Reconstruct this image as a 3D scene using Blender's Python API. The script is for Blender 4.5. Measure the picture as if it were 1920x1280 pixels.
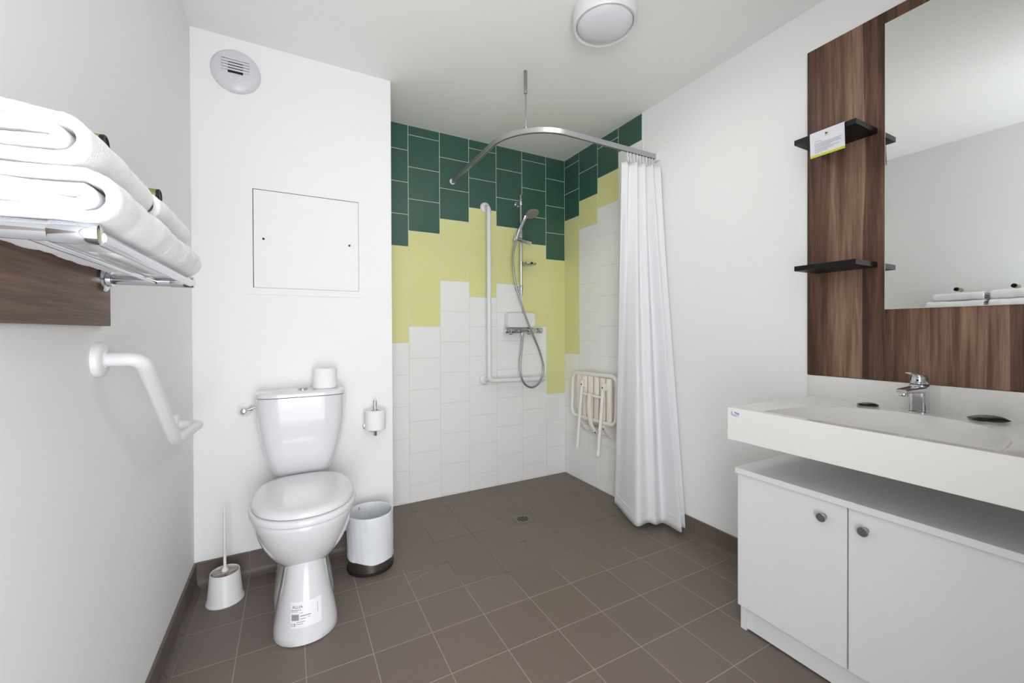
import bpy, bmesh, math, random
from mathutils import Vector, Matrix
from mathutils.bvhtree import BVHTree
random.seed(4)
for o in list(bpy.data.objects): bpy.data.objects.remove(o)
SC = bpy.context.scene
COL = SC.collection

# ------------------------------------------------------------------ camera
cam_data = bpy.data.cameras.new('camera')
cam = bpy.data.objects.new('camera', cam_data); COL.objects.link(cam)
Rv = Vector((0.88120858, -0.47270955, -0.00413726)); Uv = Vector((0.00660382, 0.00355863, 0.99997186))
Fv = Vector((0.47268153, 0.88121111, -0.00625759))
mw = Matrix((Rv, Uv, -Fv)).transposed().to_4x4(); mw.translation = (0, 0, 1.095)
cam.matrix_world = mw
cam_data.sensor_width = 36; cam_data.lens = 14.5658; cam_data.shift_y = -0.00802; cam_data.clip_start = 0.02
SC.camera = cam

# ------------------------------------------------------------------ light
world = bpy.data.worlds.new('world'); SC.world = world; world.use_nodes = True
bg = world.node_tree.nodes['Background']; bg.inputs[0].default_value = (0.93, 0.957, 1.0, 1); bg.inputs[1].default_value = 3.5
def area(name, loc, rot, sx, sy, power, color):
    l = bpy.data.lights.new(name, 'AREA'); l.shape = 'RECTANGLE'; l.size = sx; l.size_y = sy; l.energy = power; l.color = color
    o = bpy.data.objects.new(name, l); COL.objects.link(o); o.location = loc; o.rotation_euler = rot; return o
area('assumed_rear_light', (-0.55, -1.35, 0.85), (math.radians(96), 0, 0), 2.0, 1.6, 62, (0.98, 0.985, 1.0))  # unseen area light assumed behind the camera, placed and powered to shape the shading
SC.view_settings.view_transform = 'Standard'; SC.view_settings.look = 'None'; SC.view_settings.gamma = 1
SC.view_settings.use_curve_mapping = False; SC.view_settings.exposure = 0.06

# ------------------------------------------------------------------ dimensions (metres)
XL, XT, XR = -0.368, 0.472, 1.875          # left wall, free edge of the partition, right wall
YT, YB, YR = 2.211, 2.628, -0.22           # partition, shower wall, rear wall
C = 2.399; WT = 0.10

# ------------------------------------------------------------------ materials
def s2l(c): return tuple(((v/255)/12.92 if v/255 <= 0.04045 else ((v/255+0.055)/1.055)**2.4) for v in c)
def mat(name, rgb, rough=0.5, metal=0.0, coat=0.0, spec=0.5, var=0.0, vscale=8.0, bump=0.0, bscale=60.0, trans=0.0, sheen=0.0, sss=0.0, alpha=1.0, emit=0.0):
    m = bpy.data.materials.new(name); m.use_nodes = True; nt = m.node_tree; b = nt.nodes['Principled BSDF']
    col = s2l(rgb)+(1,)
    b.inputs['Base Color'].default_value = col; b.inputs['Roughness'].default_value = rough; b.inputs['Metallic'].default_value = metal
    b.inputs['Coat Weight'].default_value = coat; b.inputs['Coat Roughness'].default_value = 0.05; b.inputs['Specular IOR Level'].default_value = spec
    b.inputs['Transmission Weight'].default_value = trans; b.inputs['Sheen Weight'].default_value = sheen; b.inputs['Alpha'].default_value = alpha
    if sss: b.inputs['Subsurface Weight'].default_value = sss; b.inputs['Subsurface Radius'].default_value = (0.01, 0.01, 0.01)
    if emit: b.inputs['Emission Color'].default_value = col; b.inputs['Emission Strength'].default_value = emit
    tc = nt.nodes.new('ShaderNodeTexCoord')
    n = nt.nodes.new('ShaderNodeTexNoise'); n.inputs['Scale'].default_value = vscale; n.inputs['Detail'].default_value = 4
    nt.links.new(tc.outputs['Object'], n.inputs['Vector'])
    if var:
        mx = nt.nodes.new('ShaderNodeMix'); mx.data_type = 'RGBA'; mx.inputs['A'].default_value = tuple(v*(1-var) for v in col[:3])+(1,)
        mx.inputs['B'].default_value = tuple(min(1, v*(1+var)) for v in col[:3])+(1,)
        nt.links.new(n.outputs['Fac'], mx.inputs['Factor']); nt.links.new(mx.outputs['Result'], b.inputs['Base Color'])
    if bump:
        n2 = nt.nodes.new('ShaderNodeTexNoise'); n2.inputs['Scale'].default_value = bscale; n2.inputs['Detail'].default_value = 5
        nt.links.new(tc.outputs['Object'], n2.inputs['Vector'])
        bp = nt.nodes.new('ShaderNodeBump'); bp.inputs['Strength'].default_value = bump; bp.inputs['Distance'].default_value = 0.002
        nt.links.new(n2.outputs['Fac'], bp.inputs['Height']); nt.links.new(bp.outputs['Normal'], b.inputs['Normal'])
    return m

M = {}
M['paint'] = mat('white_wall_paint', (241, 241, 240), 0.7, spec=0.25, var=0.012, vscale=2.5, bump=0.05, bscale=220)
M['ceiling'] = mat('white_ceiling_paint', (245, 245, 243), 0.85, spec=0.2, var=0.01, vscale=2, bump=0.05, bscale=200)
M['green'] = mat('green_tile', (54, 92, 77), 0.38, spec=0.6, var=0.05, vscale=3)
M['yellow'] = mat('yellow_tile', (224, 223, 156), 0.32, spec=0.5, var=0.03, vscale=3)
M['white_tile'] = mat('white_tile', (240, 240, 238), 0.28, spec=0.5, var=0.012, vscale=3)
M['grout'] = mat('wall_grout', (222, 226, 214), 0.9, spec=0.1, var=0.06, vscale=6)
M['grout_low'] = mat('stained_grout', (226, 221, 210), 0.9, spec=0.1, var=0.05, vscale=8)
M['base_tile'] = mat('brown_plinth_tile', (104, 93, 86), 0.45, spec=0.4, var=0.06, vscale=5)
M['base_grout'] = mat('plinth_grout', (138, 126, 116), 0.9, spec=0.1)
M['ceramic'] = mat('white_ceramic', (225, 225, 228), 0.10, spec=0.5, coat=0.6)
M['plastic'] = mat('white_plastic', (232, 232, 232), 0.35, spec=0.45)
M['seatplastic'] = mat('toilet_seat_plastic', (227, 227, 229), 0.16, spec=0.5, coat=0.3)
M['nylon'] = mat('white_coated_tube', (229, 229, 230), 0.28, spec=0.5)
M['cream'] = mat('cream_seat_plastic', (246, 236, 224), 0.45, spec=0.4, var=0.04, vscale=14)
M['offwhite'] = mat('off_white_tube', (238, 234, 226), 0.35, spec=0.5)
M['chrome'] = mat('chrome', (205, 207, 212), 0.08, metal=1.0)
M['satin'] = mat('satin_metal', (165, 165, 166), 0.32, metal=1.0)
M['alu'] = mat('anodised_aluminium', (188, 188, 191), 0.4, metal=0.85)
M['steel'] = mat('brushed_steel', (150, 143, 136), 0.28, metal=1.0)
M['greyhead'] = mat('grey_chromed_plastic', (150, 150, 148), 0.3, metal=0.4)
M['dark'] = mat('dark_gap', (22, 20, 20), 0.8)
M['black'] = mat('black_laminate', (11, 11, 12), 0.45, spec=0.3)
M['rubber'] = mat('black_rubber', (24, 22, 22), 0.6)
M['melamine'] = mat('white_melamine', (226, 226, 226), 0.42, spec=0.4, bump=0.05, bscale=300)
M['solid'] = mat('white_solid_surface', (229, 227, 223), 0.12, spec=0.5, coat=0.3)
M['basin_in'] = M['solid']
M['paper'] = mat('tissue_paper', (241, 241, 240), 0.95, spec=0.1, bump=0.25, bscale=260)
M['card'] = mat('white_card', (226, 226, 232), 0.8, spec=0.2)
M['cardyellow'] = mat('yellow_card_edge', (205, 205, 40), 0.7)
M['ink'] = mat('grey_print', (138, 140, 152), 0.9)
M['inkdark'] = mat('dark_print', (60, 60, 66), 0.9)
M['blue'] = mat('blue_print', (50, 120, 180), 0.7)
M['stickerwhite'] = mat('sticker_paper', (240, 240, 243), 0.5)
M['towel'] = mat('white_terry', (248, 248, 249), 1.0, spec=0.05, sheen=0.4, bump=1.0, bscale=420)
M['liner'] = mat('bin_liner_film', (226, 229, 233), 0.42, spec=0.5, sss=0.0, bump=0.5, bscale=50)
M['bottlegreen'] = mat('olive_bottle', (104, 118, 42), 0.25, coat=0.4)
M['bristle'] = mat('worn_bristles', (206, 192, 180), 0.9, bump=0.6, bscale=300)
M['sachet'] = mat('black_glossy_film', (20, 22, 24), 0.22, spec=0.6, bump=0.3, bscale=60)
M['opal'] = mat('opal_diffuser', (226, 227, 231), 0.22, spec=0.5)
M['lamphouse'] = mat('white_lamp_housing', (228, 228, 226), 0.4)
M['ventplastic'] = mat('pale_grey_plastic', (214, 215, 220), 0.3)
M['clear'] = mat('clear_plastic', (225, 235, 232), 0.1, trans=0.85)
M['drain'] = mat('drain_steel', (128, 118, 104), 0.4, metal=0.7)
M['mirror'] = mat('mirror_glass', (228, 231, 228), 0.0, metal=1.0)
M['mirroredge'] = mat('mirror_edge', (222, 216, 206), 0.4)

# curtain: thin translucent cloth
def curtain_mat():
    m = bpy.data.materials.new('curtain_cloth'); m.use_nodes = True; nt = m.node_tree; out = nt.nodes['Material Output']; b = nt.nodes['Principled BSDF']
    b.inputs['Base Color'].default_value = s2l((248, 249, 251))+(1,); b.inputs['Roughness'].default_value = 0.6; b.inputs['Specular IOR Level'].default_value = 0.3
    t = nt.nodes.new('ShaderNodeBsdfTranslucent'); t.inputs['Color'].default_value = s2l((248, 249, 251))+(1,)
    mx = nt.nodes.new('ShaderNodeMixShader'); mx.inputs[0].default_value = 0.2
    nt.links.new(b.outputs[0], mx.inputs[1]); nt.links.new(t.outputs[0], mx.inputs[2]); nt.links.new(mx.outputs[0], out.inputs['Surface'])
    return m
M['curtain'] = curtain_mat()

class NB:                                    # small helper for math node chains
    def __init__(s, nt): s.nt = nt
    def m(s, op, a, b=None, c=None, clamp=False):
        n = s.nt.nodes.new('ShaderNodeMath'); n.operation = op; n.use_clamp = clamp
        for i, v in enumerate((a, b, c)):
            if v is None: continue
            if isinstance(v, (int, float)): n.inputs[i].default_value = v
            else: s.nt.links.new(v, n.inputs[i])
        return n.outputs[0]
    def mix(s, f, a, b):
        n = s.nt.nodes.new('ShaderNodeMix'); n.data_type = 'RGBA'
        for k, v in (('Factor', f), ('A', a), ('B', b)):
            if isinstance(v, (int, float)): n.inputs[k].default_value = v
            elif isinstance(v, tuple): n.inputs[k].default_value = v
            else: s.nt.links.new(v, n.inputs[k])
        return n.outputs['Result']

def floor_mat():
    m = bpy.data.materials.new('brown_floor_tiles'); m.use_nodes = True; nt = m.node_tree; b = nt.nodes['Principled BSDF']; N = NB(nt)
    tc = nt.nodes.new('ShaderNodeTexCoord'); sp = nt.nodes.new('ShaderNodeSeparateXYZ'); nt.links.new(tc.outputs['Object'], sp.inputs[0])
    X, Y = sp.outputs[0], sp.outputs[1]; s = 0.2051; ox, oy = 0.2441, 1.6640
    u = N.m('DIVIDE', N.m('SUBTRACT', X, ox), s); v = N.m('DIVIDE', N.m('SUBTRACT', Y, oy), s)
    def dist(t): f = N.m('FRACT', N.m('ADD', t, 40.0)); return N.m('MULTIPLY', N.m('MINIMUM', f, N.m('SUBTRACT', 1.0, f)), s)
    grid = N.m('MINIMUM', dist(u), dist(v))
    # falls to the drain: diagonal cuts
    dx, dy = 1.19, 2.09; dd = None
    for ex, ey in ((1.875, 2.628), (0.472, 2.628), (0.45, 1.80), (1.70, 1.66)):
        L = math.hypot(ex-dx, ey-dy); nx, ny = -(ey-dy)/L, (ex-dx)/L; tx, ty = (ex-dx)/L, (ey-dy)/L
        px = N.m('SUBTRACT', X, dx); py = N.m('SUBTRACT', Y, dy)
        perp = N.m('ABSOLUTE', N.m('ADD', N.m('MULTIPLY', px, nx), N.m('MULTIPLY', py, ny)))
        al = N.m('ADD', N.m('MULTIPLY', px, tx), N.m('MULTIPLY', py, ty))
        out = N.m('ADD', N.m('MAXIMUM', N.m('SUBTRACT', al, L), 0.0), N.m('MAXIMUM', N.m('MULTIPLY', al, -1.0), 0.0))
        q = N.m('ADD', perp, out); dd = q if dd is None else N.m('MINIMUM', dd, q)
    alld = N.m('MINIMUM', grid, dd)
    mask = N.m('SUBTRACT', 1.0, N.m('MULTIPLY', N.m('SUBTRACT', alld, 0.0013), 1100.0), clamp=True)
    ns = nt.nodes.new('ShaderNodeTexNoise'); ns.inputs['Scale'].default_value = 2.6; ns.inputs['Detail'].default_value = 5; nt.links.new(tc.outputs['Object'], ns.inputs['Vector'])
    ng = nt.nodes.new('ShaderNodeTexNoise'); ng.inputs['Scale'].default_value = 5.5; ng.inputs['Detail'].default_value = 3; nt.links.new(tc.outputs['Object'], ng.inputs['Vector'])
    # grout soaked with dirt in the wet zone around the drain
    wx = N.m('SUBTRACT', X, 1.22); wy = N.m('SUBTRACT', Y, 2.15)
    wr = N.m('SQRT', N.m('ADD', N.m('MULTIPLY', N.m('MULTIPLY', wx, wx), 0.85), N.m('MULTIPLY', N.m('MULTIPLY', wy, wy), 1.9)))
    wet = N.m('MULTIPLY', N.m('SUBTRACT', 0.86, N.m('ADD', wr, N.m('MULTIPLY', N.m('SUBTRACT', ng.outputs['Fac'], 0.5), 0.55))), 6.0, clamp=True)
    # per-tile tone
    wn = nt.nodes.new('ShaderNodeTexWhiteNoise'); wn.noise_dimensions = '2D'; cb = nt.nodes.new('ShaderNodeCombineXYZ')
    nt.links.new(N.m('FLOOR', u), cb.inputs[0]); nt.links.new(N.m('FLOOR', v), cb.inputs[1]); nt.links.new(cb.outputs[0], wn.inputs['Vector'])
    t1, t2 = s2l((113, 101, 93)), s2l((124, 112, 103))
    tone = N.m('ADD', N.m('MULTIPLY', wn.outputs['Value'], 0.35), N.m('MULTIPLY', ns.outputs['Fac'], 0.65))
    tile = N.mix(tone, t1+(1,), t2+(1,))
    gclean = s2l((158, 147, 138))+(1,); gd1 = s2l((109, 95, 84))+(1,); gd2 = s2l((136, 122, 111))+(1,)
    gdirty = N.mix(N.m('MULTIPLY', N.m('SUBTRACT', ng.outputs['Fac'], 0.4), 5.0, clamp=True), gd1, gd2)
    grout = N.mix(wet, gclean, gdirty)
    nt.links.new(N.mix(mask, tile, grout), b.inputs['Base Color'])
    nt.links.new(N.m('ADD', 0.42, N.m('ADD', N.m('MULTIPLY', ns.outputs['Fac'], 0.1), N.m('MULTIPLY', mask, 0.35))), b.inputs['Roughness'])
    b.inputs['Specular IOR Level'].default_value = 0.4
    bp = nt.nodes.new('ShaderNodeBump'); bp.inputs['Strength'].default_value = 0.5; bp.inputs['Distance'].default_value = 0.0015; bp.invert = True
    nt.links.new(mask, bp.inputs['Height']); nt.links.new(bp.outputs[0], b.inputs['Normal'])
    return m
M['floor'] = floor_mat()

def wood_mat(name, axis, dark=(64, 42, 31), mid=(108, 78, 61), light=(156, 126, 105), seed=0.0):
    """Streaked walnut laminate; the grain runs along `axis`, streaks vary across it."""
    m = bpy.data.materials.new(name); m.use_nodes = True; nt = m.node_tree; b = nt.nodes['Principled BSDF']; N = NB(nt)
    tc = nt.nodes.new('ShaderNodeTexCoord')
    def noise(sc, along, detail, dist=0.0, off=0.0):
        mp = nt.nodes.new('ShaderNodeMapping'); v = [sc, sc, sc]; v[axis] = along; mp.inputs['Scale'].default_value = v; mp.inputs['Location'].default_value = (off+seed, off*2+seed, off*3+seed)
        nt.links.new(tc.outputs['Object'], mp.inputs[0])
        n = nt.nodes.new('ShaderNodeTexNoise'); n.inputs['Scale'].default_value = 1; n.inputs['Detail'].default_value = detail; n.inputs['Distortion'].default_value = dist
        nt.links.new(mp.outputs[0], n.inputs['Vector']); return n.outputs['Fac']
    broad = noise(7.0, 0.55, 2, 0.5, 1.3); fine = noise(55, 2.2, 4, 0.35, 4.1); fib = noise(260, 9, 3, 0.0, 7.7)
    # boards: a hard tone step every ~0.1 m across the grain
    sp = nt.nodes.new('ShaderNodeSeparateXYZ'); nt.links.new(tc.outputs['Object'], sp.inputs[0])
    cross = 1 if axis == 2 else 2
    cc = N.m('ADD', N.m('MULTIPLY', sp.outputs[cross], 5.6), N.m('ADD', 0.70+seed, N.m('MULTIPLY', broad, 0.35)))
    wn = nt.nodes.new('ShaderNodeTexWhiteNoise'); wn.noise_dimensions = '1D'; nt.links.new(N.m('FLOOR', cc), wn.inputs['W'])
    saw = N.m('SUBTRACT', N.m('FRACT', cc), 0.5)
    board = N.m('ADD', N.m('MULTIPLY', N.m('SUBTRACT', wn.outputs['Value'], 0.5), 0.26), N.m('MULTIPLY', saw, -0.42))
    f = N.m('ADD', N.m('ADD', N.m('MULTIPLY', N.m('SUBTRACT', broad, 0.5), 1.3), N.m('MULTIPLY', N.m('SUBTRACT', fine, 0.5), 1.15)), N.m('ADD', N.m('ADD', board, N.m('MULTIPLY', N.m('SUBTRACT', fib, 0.5), 0.55)), 0.5))
    cr = nt.nodes.new('ShaderNodeValToRGB'); e = cr.color_ramp.elements
    e[0].position = 0.12; e[0].color = s2l(dark)+(1,); e[1].position = 0.92; e[1].color = s2l(light)+(1,)
    x = cr.color_ramp.elements.new(0.5); x.color = s2l(mid)+(1,)
    nt.links.new(f, cr.inputs[0]); nt.links.new(cr.outputs[0], b.inputs['Base Color'])
    b.inputs['Roughness'].default_value = 0.5; b.inputs['Specular IOR Level'].default_value = 0.35
    bp = nt.nodes.new('ShaderNodeBump'); bp.inputs['Strength'].default_value = 0.15; bp.inputs['Distance'].default_value = 0.001
    nt.links.new(fib, bp.inputs['Height']); nt.links.new(bp.outputs[0], b.inputs['Normal'])
    return m
M['wood'] = wood_mat('walnut_laminate_upright', 2)
M['wood_h'] = wood_mat('walnut_laminate_lengthwise', 1, dark=(60, 42, 33), mid=(98, 74, 60), light=(136, 110, 92), seed=3.0)

# ------------------------------------------------------------------ mesh helpers
class MB:
    def __init__(s): s.bm = bmesh.new(); s.mi = 0; s.mats = []
    def use(s, key):
        m = M[key]
        if m not in s.mats: s.mats.append(m)
        s.mi = s.mats.index(m); return s
    def _f(s, vs):
        try: f = s.bm.faces.new(vs)
        except ValueError: return None
        f.material_index = s.mi; return f
    def box(s, x0, x1, y0, y1, z0, z1, bev=0.0, seg=2):
        vs = [s.bm.verts.new(p) for p in ((x0,y0,z0),(x1,y0,z0),(x1,y1,z0),(x0,y1,z0),(x0,y0,z1),(x1,y0,z1),(x1,y1,z1),(x0,y1,z1))]
        fs = [s._f([vs[i] for i in q]) for q in ((3,2,1,0),(4,5,6,7),(0,1,5,4),(1,2,6,5),(2,3,7,6),(3,0,4,7))]
        if bev:
            es = list({e for f in fs for e in f.edges})
            r = bmesh.ops.bevel(s.bm, geom=es, offset=bev, segments=seg, profile=0.5, affect='EDGES', clamp_overlap=True)
            for f in r['faces']: f.material_index = s.mi
        return s
    def strip_cap(s, R):            # close a thin wound profile: left bank to right bank
        n = len(R)//2
        for i in range(n-1): s._f((R[i], R[i+1], R[2*n-2-i], R[2*n-1-i]))
    def rings(s, rings, cap0=True, cap1=True, closed=True):
        R = [[s.bm.verts.new(p) for p in r] for r in rings]; n = len(R[0])
        for a, b in zip(R, R[1:]):
            for i in range(n if closed else n-1):
                j = (i+1) % n; s._f((a[i], a[j], b[j], b[i]))
        if cap0 == 'strip': s.strip_cap(R[0]); s.strip_cap(R[-1]); return s
        if cap0: s._f(R[0][::-1])
        if cap1: s._f(R[-1])
        return s
    def frame(s, d):
        d = Vector(d).normalized(); a = Vector((0,0,1)) if abs(d.z) < 0.9 else Vector((1,0,0)); u = d.cross(a).normalized(); return u, d.cross(u).normalized()
    def cyl(s, p0, p1, r0, r1=None, n=28, bev=0.0):
        p0, p1 = Vector(p0), Vector(p1); r1 = r0 if r1 is None else r1; d = p1-p0; L = d.length; u, v = s.frame(d); dn = d.normalized()
        prof = [(0, r0), (L, r1)] if not bev else [(0, r0-bev), (bev*0.3, r0-bev*0.3), (bev, r0), (L-bev, r1), (L-bev*0.3, r1-bev*0.3), (L, r1-bev)]
        return s.rings([[p0+dn*t+(u*math.cos(2*math.pi*i/n)+v*math.sin(2*math.pi*i/n))*r for i in range(n)] for t, r in prof])
    def lathe(s, prof, c, ax=(0,0,1), n=40, cap0=True, cap1=True):
        c = Vector(c); d = Vector(ax).normalized(); u, v = s.frame(d)
        return s.rings([[c+d*t+(u*math.cos(2*math.pi*i/n)+v*math.sin(2*math.pi*i/n))*max(r, 1e-4) for i in range(n)] for r, t in prof], cap0, cap1)
    def tube(s, pts, r, n=14, closed=False, sx=1.0, up=None):
        pts = [Vector(p) for p in pts]; N = len(pts); rs = r if isinstance(r, (list, tuple)) else [r]*N
        tang = []
        for i in range(N):
            a = pts[i-1] if (i or closed) else pts[i]; b = pts[(i+1) % N] if (i < N-1 or closed) else pts[i]; tang.append((b-a).normalized())
        u = Vector(up) if up else s.frame(tang[0])[0]; rings = []
        for i in range(N):
            t = tang[i]; u = (u-t*u.dot(t)).normalized(); v = t.cross(u)
            rings.append([pts[i]+(u*math.cos(2*math.pi*k/n)*sx+v*math.sin(2*math.pi*k/n))*rs[i] for k in range(n)])
        if closed: rings.append(rings[0][:]); return s.rings(rings, False, False)
        return s.rings(rings)
    def build(s, name, parent=None, smooth=True, angle=40, label=None):
        bmesh.ops.remove_doubles(s.bm, verts=s.bm.verts, dist=1e-6)
        bmesh.ops.recalc_face_normals(s.bm, faces=s.bm.faces)
        me = bpy.data.meshes.new(name); s.bm.to_mesh(me); s.bm.free()
        for m in s.mats: me.materials.append(m)
        if smooth:
            me.polygons.foreach_set('use_smooth', [True]*len(me.polygons)); me.set_sharp_from_angle(angle=math.radians(angle))
        o = bpy.data.objects.new(name, me); COL.objects.link(o)
        if parent:
            o.parent = parent; o.matrix_parent_inverse = Matrix.Translation(-Vector(parent.location)) if parent.type == 'EMPTY' else Matrix.Identity(4)
        if label: o['label'] = label
        return o
def new(key): return MB().use(key)
def thing(name, loc, label, cat, group=None):
    o = bpy.data.objects.new(name, None); o.location = loc; o.empty_display_size = 0.05; COL.objects.link(o)
    o['label'] = label; o['category'] = cat
    if group: o['group'] = group
    return o
def tag(o, label, cat, group=None):
    o['label'] = label; o['category'] = cat
    if group: o['group'] = group
    return o
def struct(o): o['kind'] = 'structure'; return o
def sub(o, parent): # sub-part: both meshes live in world coordinates
    o.parent = parent; o.matrix_parent_inverse = Matrix.Identity(4) if parent.parent is None else Matrix.Identity(4); return o
def fillet(pts, r, k=8, closed=False):
    P = [Vector(p) for p in pts]; out = []; n = len(P)
    for i in range(n):
        if not closed and i in (0, n-1): out.append(P[i]); continue
        a, b, c = P[i-1], P[i], P[(i+1) % n]; da = (a-b); dc = (c-b); rr = r[i] if isinstance(r, (list, tuple)) else r
        rr = min(rr, da.length*0.49, dc.length*0.49); p = b+da.normalized()*rr; q = b+dc.normalized()*rr
        for j in range(k+1):
            t = j/k; out.append(p*(1-t)**2+b*2*t*(1-t)+q*t*t)
    return out
def spline(P, k=6):
    P = [Vector(p) for p in P]; Q = [P[0]*2-P[1]]+P+[P[-1]*2-P[-2]]; out = []
    for i in range(1, len(Q)-2):
        a, b, c, d = Q[i-1:i+3]
        for j in range(k):
            t = j/k; out.append(0.5*((2*b)+(c-a)*t+(2*a-5*b+4*c-d)*t*t+(3*b-a-3*c+d)*t**3))
    out.append(P[-1]); return out
def egg(cx, z, yf, ym, yb, hw, pf=2.0, pb=2.4, n=56):
    r = []
    for i in range(n):
        a = 2*math.pi*i/n; c, s_ = math.cos(a), math.sin(a); p = pf if s_ < 0 else pb
        x = cx+hw*math.copysign(abs(c)**(2/p), c); y = ym+(yb-ym if s_ > 0 else ym-yf)*math.copysign(abs(s_)**(2/p), s_)
        r.append((x, y, z))
    return r
def text_mesh(txt, size):
    cu = bpy.data.curves.new('t', 'FONT'); cu.body = txt; cu.size = size; cu.align_x = 'LEFT'
    o = bpy.data.objects.new('t', cu); COL.objects.link(o); dg = bpy.context.evaluated_depsgraph_get()
    me = bpy.data.meshes.new_from_object(o.evaluated_get(dg)); bpy.data.objects.remove(o); return me

# ------------------------------------------------------------------ the room
b = new('floor'); b.box(XL-WT, XR+WT, YR-WT, YB+WT, -0.08, 0); struct(b.build('floor', smooth=False))
b = new('ceiling'); b.box(XL-WT, XR+WT, YR-WT, YB+WT, C, C+0.08); struct(b.build('ceiling', smooth=False))
b = new('paint'); b.box(XL-WT, XL, YR, YB+WT, 0, C); struct(b.build('wall_left', smooth=False))
b = new('paint'); b.box(XL, XT, YT, YB+WT, 0, C); struct(b.build('wall_partition', smooth=False))
TH, GAP = 0.0016, 0.0018
EV = [2.2385-0.2028*k for k in range(-1, 13)]; OD = [2.3400-0.2028*k for k in range(-1, 13)]
def tiles(b, place, u0, u1, fam, green, yellow):
    zs = fam
    for i in range(len(zs)-1):
        z1, z0 = min(zs[i], C), max(zs[i+1], 0.0)
        if z1-z0 < 0.006: continue
        zm = (z0+z1)/2; b.use('green' if zm > green else 'yellow' if zm > yellow else 'white_tile'); place(u0+GAP, u1-GAP, z0+GAP, z1-GAP)
b = new('grout'); b.box(XT, XR+WT, YB, YB+WT, 0, C)
pb = lambda u0, u1, z0, z1: b.box(u0, u1, YB-TH, YB+0.001, z0, z1, 0.0004, 1)
cb = [XT, 0.667, 0.8735, 1.080, 1.2875, 1.495, 1.702, XR-TH]
spec = [(EV, 1.630, 1.022), (OD, 1.7316, 1.123), (EV, 1.833, 1.427), (OD, 1.934, 1.326), (EV, 1.833, 1.427), (OD, 1.7316, 1.123), (EV, 1.630, 0.616)]
for i, (f, g, y) in enumerate(spec): tiles(b, pb, cb[i], cb[i+1], f, g, y)
struct(b.build('wall_back', angle=25))
b = new('paint'); b.box(XR, XR+WT, YR, YB+WT, 0, C)
b.use('grout'); b.box(XR-0.0006, XR+0.001, 1.826, YB, 0, C)
pr_ = lambda u0, u1, z0, z1: b.box(XR-TH, XR+0.001, u0, u1, z0, z1, 0.0004, 1)
cr_ = [YB, 2.4455, 2.239, 2.033, 1.828]
for i, (f, g, y) in enumerate([(OD, 1.934, 0.920), (EV, 2.036, 1.833), (OD, 2.137, 1.934), (EV, 2.2385, 2.2385)]): tiles(b, pr_, cr_[i+1], cr_[i], f, g, y)
b.use('plastic').box(XR-0.006, XR+0.001, 1.819, 1.8278, 0, C, 0.001, 1)
struct(b.build('wall_right', angle=25))
# rear wall with an assumed, unseen doorway; its width set to shape the light
b = new('paint'); DX0, DX1, DZ = -0.34, 0.50, 2.30
b.box(XL-WT, DX0, YR-0.06, YR, 0, C); b.box(DX1, XR+WT, YR-0.06, YR, 0, C); b.box(DX0, DX1, YR-0.06, YR, DZ, C); struct(b.build('wall_rear', smooth=False))
b = new('plastic'); b.box(XL+0.001, DX0, YR, YR+0.012, 0.11, DZ+0.06, 0.002); b.box(DX1, DX1+0.06, YR, YR+0.015, 0, DZ+0.06, 0.002); b.box(DX0, DX1, YR, YR+0.012, DZ, DZ+0.06, 0.002)
struct(b.build('trim_1'))

# coved plinth tiles
def plinth(name, origin, along, inward, length, seams):
    o, a, n = Vector(origin), Vector(along), Vector(inward); up = Vector((0, 0, 1))
    prof = [(0, 0.103), (0.006, 0.103), (0.0085, 0.100), (0.0085, 0.027), (0.012, 0.014), (0.020, 0.005), (0.030, 0.0012), (0.030, 0), (0, 0)]
    b = new('base_grout'); P = [(0, 0.101), (0.0065, 0.101), (0.0065, 0.026), (0.010, 0.012), (0.019, 0.0035), (0.0315, 0.0006), (0.0315, 0), (0, 0)]
    b.rings([[o+a*t+n*u+up*z for u, z in P] for t in (0, length)])
    b.use('base_tile'); ss = [0]+seams+[length]
    for s0, s1 in zip(ss, ss[1:]):
        if s1-s0 < 0.01: continue
        b.rings([[o+a*t+n*u+up*z for u, z in prof] for t in (s0+0.0015, s1-0.0015)])
    return struct(b.build(name, angle=30))
sl = [0.2051*k+0.0 for k in range(-20, 40)]
def seam_list(start, sign, off, L): # seams on the floor grid
    r = sorted(((off+0.2051*k)-start)*sign for k in range(-30, 30)); return [v for v in r if 0.01 < v < L-0.01]
plinth('baseboard_left', (XL, YR, 0), (0, 1, 0), (1, 0, 0), YT-YR, seam_list(YR, 1, 1.664, YT-YR))
plinth('baseboard_partition', (XL+0.008, YT, 0), (1, 0, 0), (0, -1, 0), XT-XL-0.008, seam_list(XL+0.008, 1, 0.2441, XT-XL-0.008))
plinth('baseboard_right', (XR, YR, 0), (0, 1, 0), (-1, 0, 0), 1.82-YR, seam_list(YR, 1, 1.474, 1.82-YR))

# ------------------------------------------------------------------ left wall: wood panel, towel rack, towels
b = new('wood_h'); b.box(XL, XL+0.016, 0.05, 1.239, 1.109, 1.252, 0.001, 1)
tag(b.build('wall_panel'), 'walnut-look wooden strip fixed to the left wall behind the towel rack', 'wall panel')

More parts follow.
